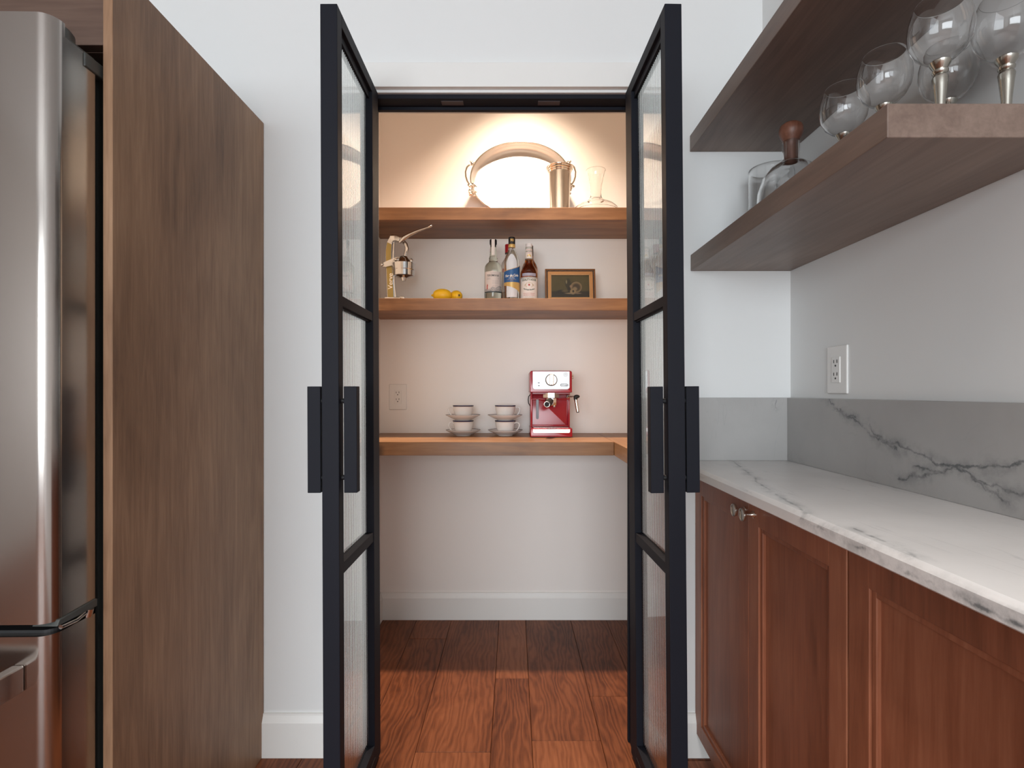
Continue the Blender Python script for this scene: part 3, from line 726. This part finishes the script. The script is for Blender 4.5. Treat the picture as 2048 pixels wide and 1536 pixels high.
# bourbon, front
r = .0385
yq = 2.385
t = bottle('amber whiskey bottle with white label and white cap, front right of the bottles', (1057.8-1027)*yq/1060, yq,
           [(0, .004), (.032, 0), (.0375, .003), (r, .010), (r, .122), (.0375, .132), (.032, .146), (.0235, .160), (.0195, .170), (.0185, .182), (.0162, .196), (.0150, .226), (0, .226)], AMBER)
MB().lathe([(0, .226), (.0148, .226), (.0148, .2575), (.0138, .259), (0, .259)], 32).build('cap', WHITECAP, t, 40)
nl = MB().lathe([(.0155, .1855), (.0176, .1862), (.0166, .200), (.0156, .226), (.0153, .244), (.0146, .244), (.0146, .19), (.0155, .1855)], 36).build('neck_label', PAPERW, t, 40)
b = MB()
for z, q in ((.2415, .01565), (.2365, .01575), (.1905, .01745)): b.lathe([(q, z-.0009), (q+.0003, z-.0009), (q+.0003, z+.0009), (q, z+.0009), (q, z-.0009)], 36)
b.build('neck_lines', GREENINK, nl, 40, kind='stuff')
text('lettering', 'ORIGINAL', .0052, REDINK, nl, on_cyl(.0162, .2295))
text('lettering', 'KENTUCKY', .0064, GREENINK, nl, on_cyl(.0165, .2225), bold=.0002)
text('lettering', 'WHISKEY', .0052, REDINK, nl, on_cyl(.0168, .2155))
MB().raw([on_cyl(.0178, .2035)(x, y) for x, y in ((-.008, -.006), (.008, -.006), (.010, .003), (.005, .002), (.0035, .007), (0, .0045), (-.0035, .007), (-.005, .002), (-.010, .003))], [tuple(range(9))]).build('crest', GOLDLBL, nl)
lb = patch(r+.0005, -74, 74, .004, .1035, 44).build('label', PAPERW, t, 60)
for z in (.1005, .0985, .0085): patch(r+.0008, -74, 74, z, z+.0010, 44, 1).build('label_line', GREENINK, lb, 60)
patch(r+.0006, -50, 50, .108, .121, 30, 1).build('shoulder_strip', plain('lilac_strip', (.34, .32, .40), .4), t, 60)
text('lettering', 'QUALITY HOUSE', .0118, GREENINK, lb, on_cyl(r+.0009, .0905), bold=.0004, sx=.78)
text('lettering', 'Old Style Bourbon', .0082, GREENINK, lb, lambda x, y: on_cyl(r+.0009, .0460)(x, y + 9.0*x*x), bold=.0003, sx=.86)
text('lettering', 'KENTUCKY STRAIGHT', .0060, REDINK, lb, on_cyl(r+.0009, .0300), sx=.92)
text('lettering', 'BOURBON WHISKEY', .0060, REDINK, lb, on_cyl(r+.0009, .0228), sx=.92)
text('lettering', 'Bottled in Kentucky', .0046, GREYINK, lb, on_cyl(r+.0009, .0155))
MB().raw([on_cyl(r+.0009, .068)(.0042*cos(2*pi*i/12), .0048*sin(2*pi*i/12)) for i in range(12)], [tuple(range(12))]).build('crest_shield', REDINK, lb)
b = MB()
for s2 in (-1, 1):
    b.tube([on_cyl(r+.0009, .068)(s2*(.010 + .006*sin(pi*i/8)), -.010 + .0025*i) for i in range(9)], .0008, 6)
    b.tube([on_cyl(r+.0009, .068)(s2*(.018 + .004*sin(1.6*pi*i/8)), -.005 + .0014*i) for i in range(9)], .0007, 6)
b.tube([on_cyl(r+.0009, .068)(-.006 + .0015*i, .008 + .003*sin(pi*i/8)) for i in range(9)], .0008, 6)
b.build('crest', GOLD, lb, 60)
# bourbon, behind
t = bottle('amber whiskey bottle standing just behind the white labelled whiskey', (1059.5-1027)*2.485/1060, 2.485,
           [(0, .004), (.032, 0), (.0365, .003), (.0375, .010), (.0375, .160), (.0365, .174), (.031, .190), (.0225, .204), (.0180, .214), (.0165, .232), (0, .232)], AMBER)
MB().lathe([(0, .231), (.0168, .231), (.0162, .276), (.015, .278), (0, .278)], 32).build('cap', plain('brown_capsule', (.05, .022, .012), .4), t, 40)

# framed still life
ang = R(-9)
t = thing('framed_painting', 'small dark still life in a beaded bronze frame right of the bottles', 'painting', ((1140.5-1027)*2.46/1060, 2.455, ZM+.001), rot=(ang, 0, 0))
FRM = plain('bronze_moulding', (.22, .095, .036), .38, .55); FRG = plain('gilt_slip', (.46, .24, .10), .36, .6); FRD = plain('dark_groove', (.030, .012, .010), .5)
def ring(w, h, t0, y0, y1, bev=.001):
    b = MB(); z0 = 0.0825-h/2; z1 = z0+h
    b.prism([(-w/2, z0), (w/2, z0), (w/2-t0, z0+t0), (-w/2+t0, z0+t0)], 'y', y0, y1, bev).prism([(-w/2, z1), (w/2, z1), (w/2-t0, z1-t0), (-w/2+t0, z1-t0)], 'y', y0, y1, bev)
    b.prism([(-w/2, z0), (-w/2, z1), (-w/2+t0, z1-t0), (-w/2+t0, z0+t0)], 'y', y0, y1, bev).prism([(w/2, z0), (w/2, z1), (w/2-t0, z1-t0), (w/2-t0, z0+t0)], 'y', y0, y1, bev)
    return b
ring(.233, .165, .0055, -.016, .004).build('outer_moulding', FRM, t)
ring(.2225, .1545, .0065, -.010, .003, .0005).build('groove', FRD, t)
b = MB()
for i in range(34):
    for z in (.0825-.0755, .0825+.0755): b.sphere((-.1065 + .213*i/33, -.0125, z), .0017, seg=6)
for i in range(1, 23):
    for x in (-.1095, .1095): b.sphere((x, -.0125, .0825-.0755 + .151*i/23), .0017, seg=6)
b.build('beading', plain('pearl_beading', (.60, .42, .26), .3, .5), t, 80, kind='stuff')
ring(.2095, .1415, .0150, -.014, .002).build('inner_moulding', FRG, t)
ring(.1800, .1120, .0022, -.012, .001, .0004).build('slip', plain('pale_slip', (.55, .36, .20), .35, .4), t)
pm = NT('painted_still_life'); q = pm.coord(); sp = pm.n('SeparateXYZ', {0: q}); X_, Z_ = sp.outputs[0], sp.outputs[2]
def ell(cx, cz, rx, rz, soft=.15):
    a = pm.math('DIVIDE', pm.math('SUBTRACT', X_, cx), rx); b = pm.math('DIVIDE', pm.math('SUBTRACT', Z_, cz), rz)
    d = pm.math('SQRT', pm.math('ADD', pm.math('MULTIPLY', a, a), pm.math('MULTIPLY', b, b)))
    return pm.maprange(d, 1+soft, 1-soft)
nb = pm.noise(q, 30, 4)
c = pm.mix(pm.math('MULTIPLY', nb, .8), (.085, .065, .018), (.040, .032, .010))
c = pm.mix(pm.maprange(Z_, .066, .056), c, (.018, .014, .007))
for e, colr in ((ell(.026, .078, .030, .031, .06), (.012, .009, .005)), (ell(.028, .080, .027, .027, .08), (.19, .13, .06)), (ell(.029, .079, .019, .019, .3), (.045, .030, .014)),
                (ell(.022, .072, .010, .009, .4), (.20, .14, .075)), (ell(-.010, .098, .0135, .024, .2), (.026, .022, .009)), (ell(-.017, .106, .003, .009, .6), (.20, .17, .09)),
                (ell(-.008, .068, .006, .014, .4), (.016, .013, .007)), (ell(.004, .084, .006, .006, .4), (.23, .15, .09)), (ell(-.034, .058, .030, .010, .2), (.012, .010, .006)),
                (ell(-.024, .062, .014, .006, .6), (.085, .065, .028)), (ell(.012, .058, .013, .013, .2), (.23, .16, .075)), (ell(.014, .060, .005, .006, .4), (.03, .02, .01)),
                (ell(.000, .050, .022, .003, .6), (.21, .15, .085)), (ell(.034, .050, .016, .003, .6), (.15, .10, .06))):
    c = pm.mix(e, c, colr)
pm.set(Base_Color=c, Roughness=.45)
MB().box(-.089, .089, -.004, .001, .0825-.055, .0825+.055).build('canvas', pm.m, t)

# ------------------------------------------------------------------ counter: cups, saucers, coffee machine
ZC = .9068
CUPS = 'navy rimmed teacups stacked on the pantry counter'; SAUC = 'white saucers under the stacked teacups'
def make_saucer(loc, label):
    t = thing('saucer', label, 'saucer', loc, 0, SAUC)
    MB().lathe([(0, .003), (.026, .003), (.028, 0), (.034, 0), (.036, .003), (.050, .009), (.068, .018), (.0795, .0245), (.0802, .0258), (.079, .0265), (.066, .0205), (.048, .0120), (.036, .0068), (.030, .0060), (0, .0055)], 56).build('dish', CHINA, t, 45)
    MB().lathe([(.0765, .0253), (.0800, .0262), (.0803, .0268), (.0765, .0259), (.0765, .0253)], 56).build('rim_line', NAVY, t, 45)
    return t
def make_cup(loc, rz, label):
    t = thing('teacup', label, 'cup', loc, rz, CUPS)
    MB().lathe([(0, .003), (.020, .003), (.022, 0), (.026, 0), (.027, .003), (.0325, .008), (.037, .016), (.0415, .030), (.0450, .046), (.0478, .0625), (.0480, .0635), (.0470, .0635), (.0440, .046), (.0400, .030), (.0352, .016), (.029, .009), (0, .007)], 56).build('bowl', CHINA, t, 45)
    MB().lathe([(.0468, .0590), (.04745, .0590), (.0484, .0632), (.0478, .0640), (.0470, .0636), (.0468, .0590)], 56).build('rim_band', NAVY, t, 45)
    MB().lathe([(.0465, .0572), (.04705, .0572), (.04735, .0582), (.0468, .0582), (.0465, .0572)], 56).build('gold_line', GOLD, t, 45)
    pts = [(-.0440, .049), (-.050, .0545), (-.058, .0560), (-.0650, .0525), (-.0685, .0450), (-.0670, .0350), (-.0600, .0240), (-.0500, .0150), (-.0400, .0100), (-.0330, .0085)]
    MB().tube([(x, 0, z) for x, z in pts], [.0022, .0022, .0024, .0026, .0028, .0027, .0026, .0026, .0027, .003], 10).build('handle', CHINA, t, 60)
    return t
YC = 2.445
x1, x2 = (926.5-1027)*YC/1060, (1010.5-1027)*YC/1060
s0 = make_saucer((x1, YC, ZC), 'white saucer on the counter at the bottom of the left teacup stack')
dup(s0, (x1-.001, YC, ZC+.0696), .4, 'white saucer resting on the lower teacup of the left stack')
dup(s0, (x2, YC, ZC), 1.0, 'white saucer on the counter at the bottom of the right teacup stack')
dup(s0, (x2-.001, YC, ZC+.0696), 1.7, 'white saucer resting on the lower teacup of the right stack')
c0 = make_cup((x1, YC, ZC+.0057), .35, 'navy rimmed white teacup, lower cup of the left stack, handle left')
dup(c0, (x1, YC, ZC+.0753), .0, 'navy rimmed white teacup, top cup of the left stack, handle left')
dup(c0, (x2, YC, ZC+.0057), pi-.3, 'navy rimmed white teacup, lower cup of the right stack, handle right')
dup(c0, (x2, YC, ZC+.0753), pi+.1, 'navy rimmed white teacup, top cup of the right stack, handle right')

k_ = .00219
t = thing('coffee_machine', 'glossy red espresso machine with silver control panel on the pantry counter', 'coffee machine', ((1102.8-1027)*k_, 2.324, ZC))
def rrect(x0, x1, z0, z1, rt, rb, n=6):
    p = []
    for cx, cz, r_, a in ((x1-rt, z1-rt, rt, 0), (x0+rt, z1-rt, rt, 90), (x0+rb, z0+rb, rb, 180), (x1-rb, z0+rb, rb, 270)):
        p += arc(cx, cz, r_, a, a+90, n) if r_ > 0 else [(cx, cz)]
    return p
MB().prism(rrect(-.0915, .0925, .003, .0415, .006, .004), 'y', 0, .235, .003).build('drip_tray', RED, t, 40)
MB().box(-.085, .085, .01, .22, 0, .004).build('feet', RUBBER, t)
MB().prism(rrect(-.0815, .0825, .0205, .0375, .001, .007), 'y', -.002, .004, .0006).build('tray_front', SILVERM, t)
MB().box(-.078, .078, .012, .075, .0405, .0432, .001).build('drip_grid', NICKEL, t)
MB().prism(rrect(-.0895, .0885, .035, .205, .004, .004), 'y', .085, .235, .003).build('body', RED, t, 40)
MB().box(-.0895, -.080, .066, .09, .04, .205, .003).box(.0805, .0885, .066, .09, .04, .205, .003).box(-.085, .085, .070, .088, .046, .0525, .002).box(-.085, .085, .060, .088, .166, .171, .0015).build('body_rim', RED, t, 40)
hd = MB().prism(rrect(-.0935, .0925, .1985, .2945, .010, .004), 'y', .014, .240, .003).build('head', RED, t, 40)
MB().box(-.083, .083, .020, .085, .190, .2000, .002).build('head_underside', REDD, t)
pn = MB().prism(rrect(-.0815, .0815, .2120, .2915, .001, .011), 'y', .0115, .0165, .0006).build('control_panel', steel('satin_panel', (.50, .50, .50), .42, 'x', .2), t)
M = Matrix.Translation((.0005, .0115, .2535)) @ Matrix.Rotation(R(90), 4, 'X')
MB().lathe([(0, 0), (.0265, 0), (.0265, .003), (.0245, .0036), (0, .0036)], 40, M=M).build('dial_ring', plain('dial_dark_ring', (.03, .025, .022), .4), t, 40)  # dark ring outlining the dial
kn = MB().lathe([(0, .0034), (.0243, .0034), (.0243, .010), (.0225, .012), (0, .012)], 40, M=M).build('dial', SILVERM, t, 40)
MB().box(-.0085, .0095, -.014, .001, .2295, .2775, .003, 3).build('dial_grip', NICKEL, kn)
MB().box(-.0045, .0055, -.0152, -.013, .236, .2745, .001).build('grip_inlay', SILVER, kn)
MB().box(-.0012, .0022, -.0155, -.0138, .2315, .2345).build('pointer', INK, kn)
fl_ = lambda cx, cz: (lambda x, y: (cx + x, .0111, cz + y))
text('lettering', "De'Longhi", .0078, INK, pn, fl_(.0575, .2311), bold=.0002)
b = MB(); b.tube([(.0575 + (.0105*(1 if cos(a) > 0 else -1)) + .0058*cos(a), .0112, .2308 + .0058*sin(a)) for a in [2*pi*(i+.5)/28 for i in range(28)]], .0006, 6, True); b.build('logo_outline', INK, pn, 60)
MB().tube([(.0635 + .0082*cos(2*pi*i/24), .0112, .2775 + .0082*sin(2*pi*i/24)) for i in range(24)], .0004, 6, True).build('badge_ring', GREYINK, pn, 60)
text('lettering', '15\nBAR', .0052, GREYINK, pn, fl_(.0635, .2795))
for x, z, s2 in ((-.0175, .2795, 'O'), (.0, .2845, 'I'), (.0185, .2800, '~'), (.0300, .2690, '()')): text('lettering', s2, .0055, GREYINK, pn, fl_(x, z))
for z, s2 in ((.2410, 'ON/OFF'), (.2280, 'OK')):
    MB().box(-.0575, -.0510, .0105, .012, z-.0018, z+.0018).build('indicator', INK, pn)
    text('lettering', s2, .0048, GREYINK, pn, fl_(-.0655, z))
gh = MB().lathe([(0, .172), (.034, .172), (.0375, .175), (.0375, .196), (0, .196)], 8, (.0005, .045, 0), M=Matrix.Rotation(R(22.5), 4, 'Z')).build('group_head', CHROME, t)
pf = MB().lathe([(0, .140), (.024, .140), (.0265, .146), (.0265, .173), (0, .173)], 10, (.0025, .045, 0)).build('portafilter', CHROME, t, 30)
for x in (-.013, .0155): MB().lathe([(0, .131), (.0045, .132), (.0055, .136), (.0048, .143), (0, .143)], 14, (x, .035, 0)).build('spout', CHROME, pf, 40)
MB().tube([(-.002, .022, .160), (-.008, .000, .157), (-.014, -.025, .153), (-.020, -.050, .1495), (-.0235, -.062, .1480)], [.0125, .0150, .0160, .0150, .0135], 18).build('handle', RUBBER, pf, 50)
MB().tube([(-.0235 + .0118*cos(2*pi*i/24), -.0635, .1478 + .0118*sin(2*pi*i/24)) for i in range(24)], .0022, 8, True).build('end_ring', CHROME, pf, 60)
MB().prism(rrect(-.0635, -.0515, .077, .172, .0058, .0058), 'y', .0825, .0865, .0006).build('water_window', PLUM, t)
b = MB()
for i in range(14):
    a = 2*pi*i/14; b.cyl((.0925, .075 + .0095*cos(a), .2705 + .0095*sin(a)), (.1045, .075 + .0095*cos(a), .2705 + .0095*sin(a)), .0021, 8)
b.cyl((.090, .075, .2705), (.1035, .075, .2705), .0098, 20); b.build('steam_knob', NICKEL, t, 30)
MB().tube([(.078, .064, .181), (.083, .058, .180), (.092, .054, .179), (.103, .050, .180), (.115, .047, .181)], .0032, 10).lathe([(.006, -.004), (.0085, -.003), (.0085, .003), (.006, .004), (.006, -.004)], 20, (.078, .060, .181), Matrix.Rotation(R(90), 4, 'X')).build('steam_pipe', CHROME, t, 50)
sw = MB().cyl((.1120, .047, .1695), (.1215, .045, .1120), .0078, 18, .0074).build('steam_wand', CHROME, t, 50)
MB().sphere((.117, .047, .1800), .0100, 1.35, .9, .85, 16).cyl((.1110, .047, .1800), (.1122, .047, .1665), .0086, 16).build('wand_grip', RUBBER, sw, 60)
MB().cyl((.1212, .045, .1135), (.1220, .045, .1085), .0060, 14).build('wand_tip', RUBBER, sw, 60)
MB().tube([(-.0885, .10, .190), (-.0965, .105, .180), (-.0985, .11, .165), (-.0965, .115, .148), (-.0885, .12, .135)], .0022, 8).build('cord', RUBBER, t, 60)

# ------------------------------------------------------------------ lower kitchen shelf: goblets, decanter, jar
ZK = 1.5262
GOB = 'balloon goblets with silver stems'
def make_goblet(loc, label):
    t = thing('goblet', label, 'goblet', loc, 0, GOB)
    o_ = [(0, .1155), (.010, .1158), (.022, .1205), (.0335, .131), (.0415, .146), (.0446, .163), (.0438, .180), (.0398, .197), (.0345, .2105), (.0338, .2115)]
    i_ = [(.0332, .2113), (.0388, .197), (.0428, .180), (.0435, .163), (.0405, .147), (.0326, .1325), (.0215, .1222), (.010, .1178), (0, .1174)]
    MB().lathe(o_ + i_, 48).build('bowl', GLASSM, t, 80)
    sm = MB().lathe([(0, .006), (.006, .006), (.0062, .010), (.0058, .022), (.0072, .050), (.0098, .078), (.0112, .089), (.0100, .093), (.0085, .095), (.0110, .098), (.0112, .101), (.0092, .103), (.0115, .107), (.0140, .1115), (.0150, .1150), (.0138, .1162), (0, .1150)], 32).build('stem', STEMM, t, 40)
    MB().lathe([(0, 0), (.033, 0), (.034, .0015), (.030, .0030), (.014, .0055), (.0065, .0085), (0, .0085)], 36).build('foot', STEMM, sm, 40)
    return t
g0 = make_goblet((.690, .857, ZK), 'balloon goblet with silver stem, front row, nearest the shelf end')
dup(g0, (.787, .846, ZK), .6, 'balloon goblet with silver stem, touching the right picture edge')
dup(g0, (.691, .988, ZK), .2, 'balloon goblet at the shelf front edge, middle one of three')
dup(g0, (.684, 1.098, ZK), .9, 'balloon goblet at the shelf front edge, closest to the stoppered decanter')
dup(g0, (.796, .972, ZK), 1.4, 'balloon goblet in the back row, seen behind the nearest silver stem')

t = thing('decanter', 'round glass decanter closed with a ball shaped wooden stopper', 'decanter', (.708, 1.352, ZK))
o_ = [(0, .004), (.045, 0), (.060, .004), (.076, .030), (.081, .060), (.079, .095), (.068, .130), (.050, .153), (.032, .165), (.0225, .169), (.0205, .174), (.0200, .214), (.0208, .220)]
i_ = [(.0178, .220), (.0176, .176), (.0195, .169), (.030, .161), (.0475, .150), (.065, .128), (.0758, .094), (.0778, .060), (.073, .031), (.058, .008), (0, .008)]
MB().lathe(o_ + i_, 56).build('flask', GLASSM, t, 60)
MB().lathe([(0, .170), (.0158, .170), (.0162, .174), (.0168, .214), (.0195, .222), (.0250, .232), (.0285, .243), (.0285, .251), (.0255, .2605), (.017, .267), (0, .269)], 32).build('stopper', CORK, t, 60)

t = thing('glass_jar', 'tall clear glass pitcher behind the stoppered decanter', 'pitcher', (.738, 1.515, ZK))
o_ = [(0, .003), (.055, 0), (.0605, .004), (.0610, .012), (.0610, .205), (.0618, .215), (.0608, .218)]
i_ = [(.0592, .2165), (.0585, .205), (.0585, .014), (.056, .008), (0, .008)]
MB().lathe(o_ + i_, 56).build('body', GLASSM, t, 60)
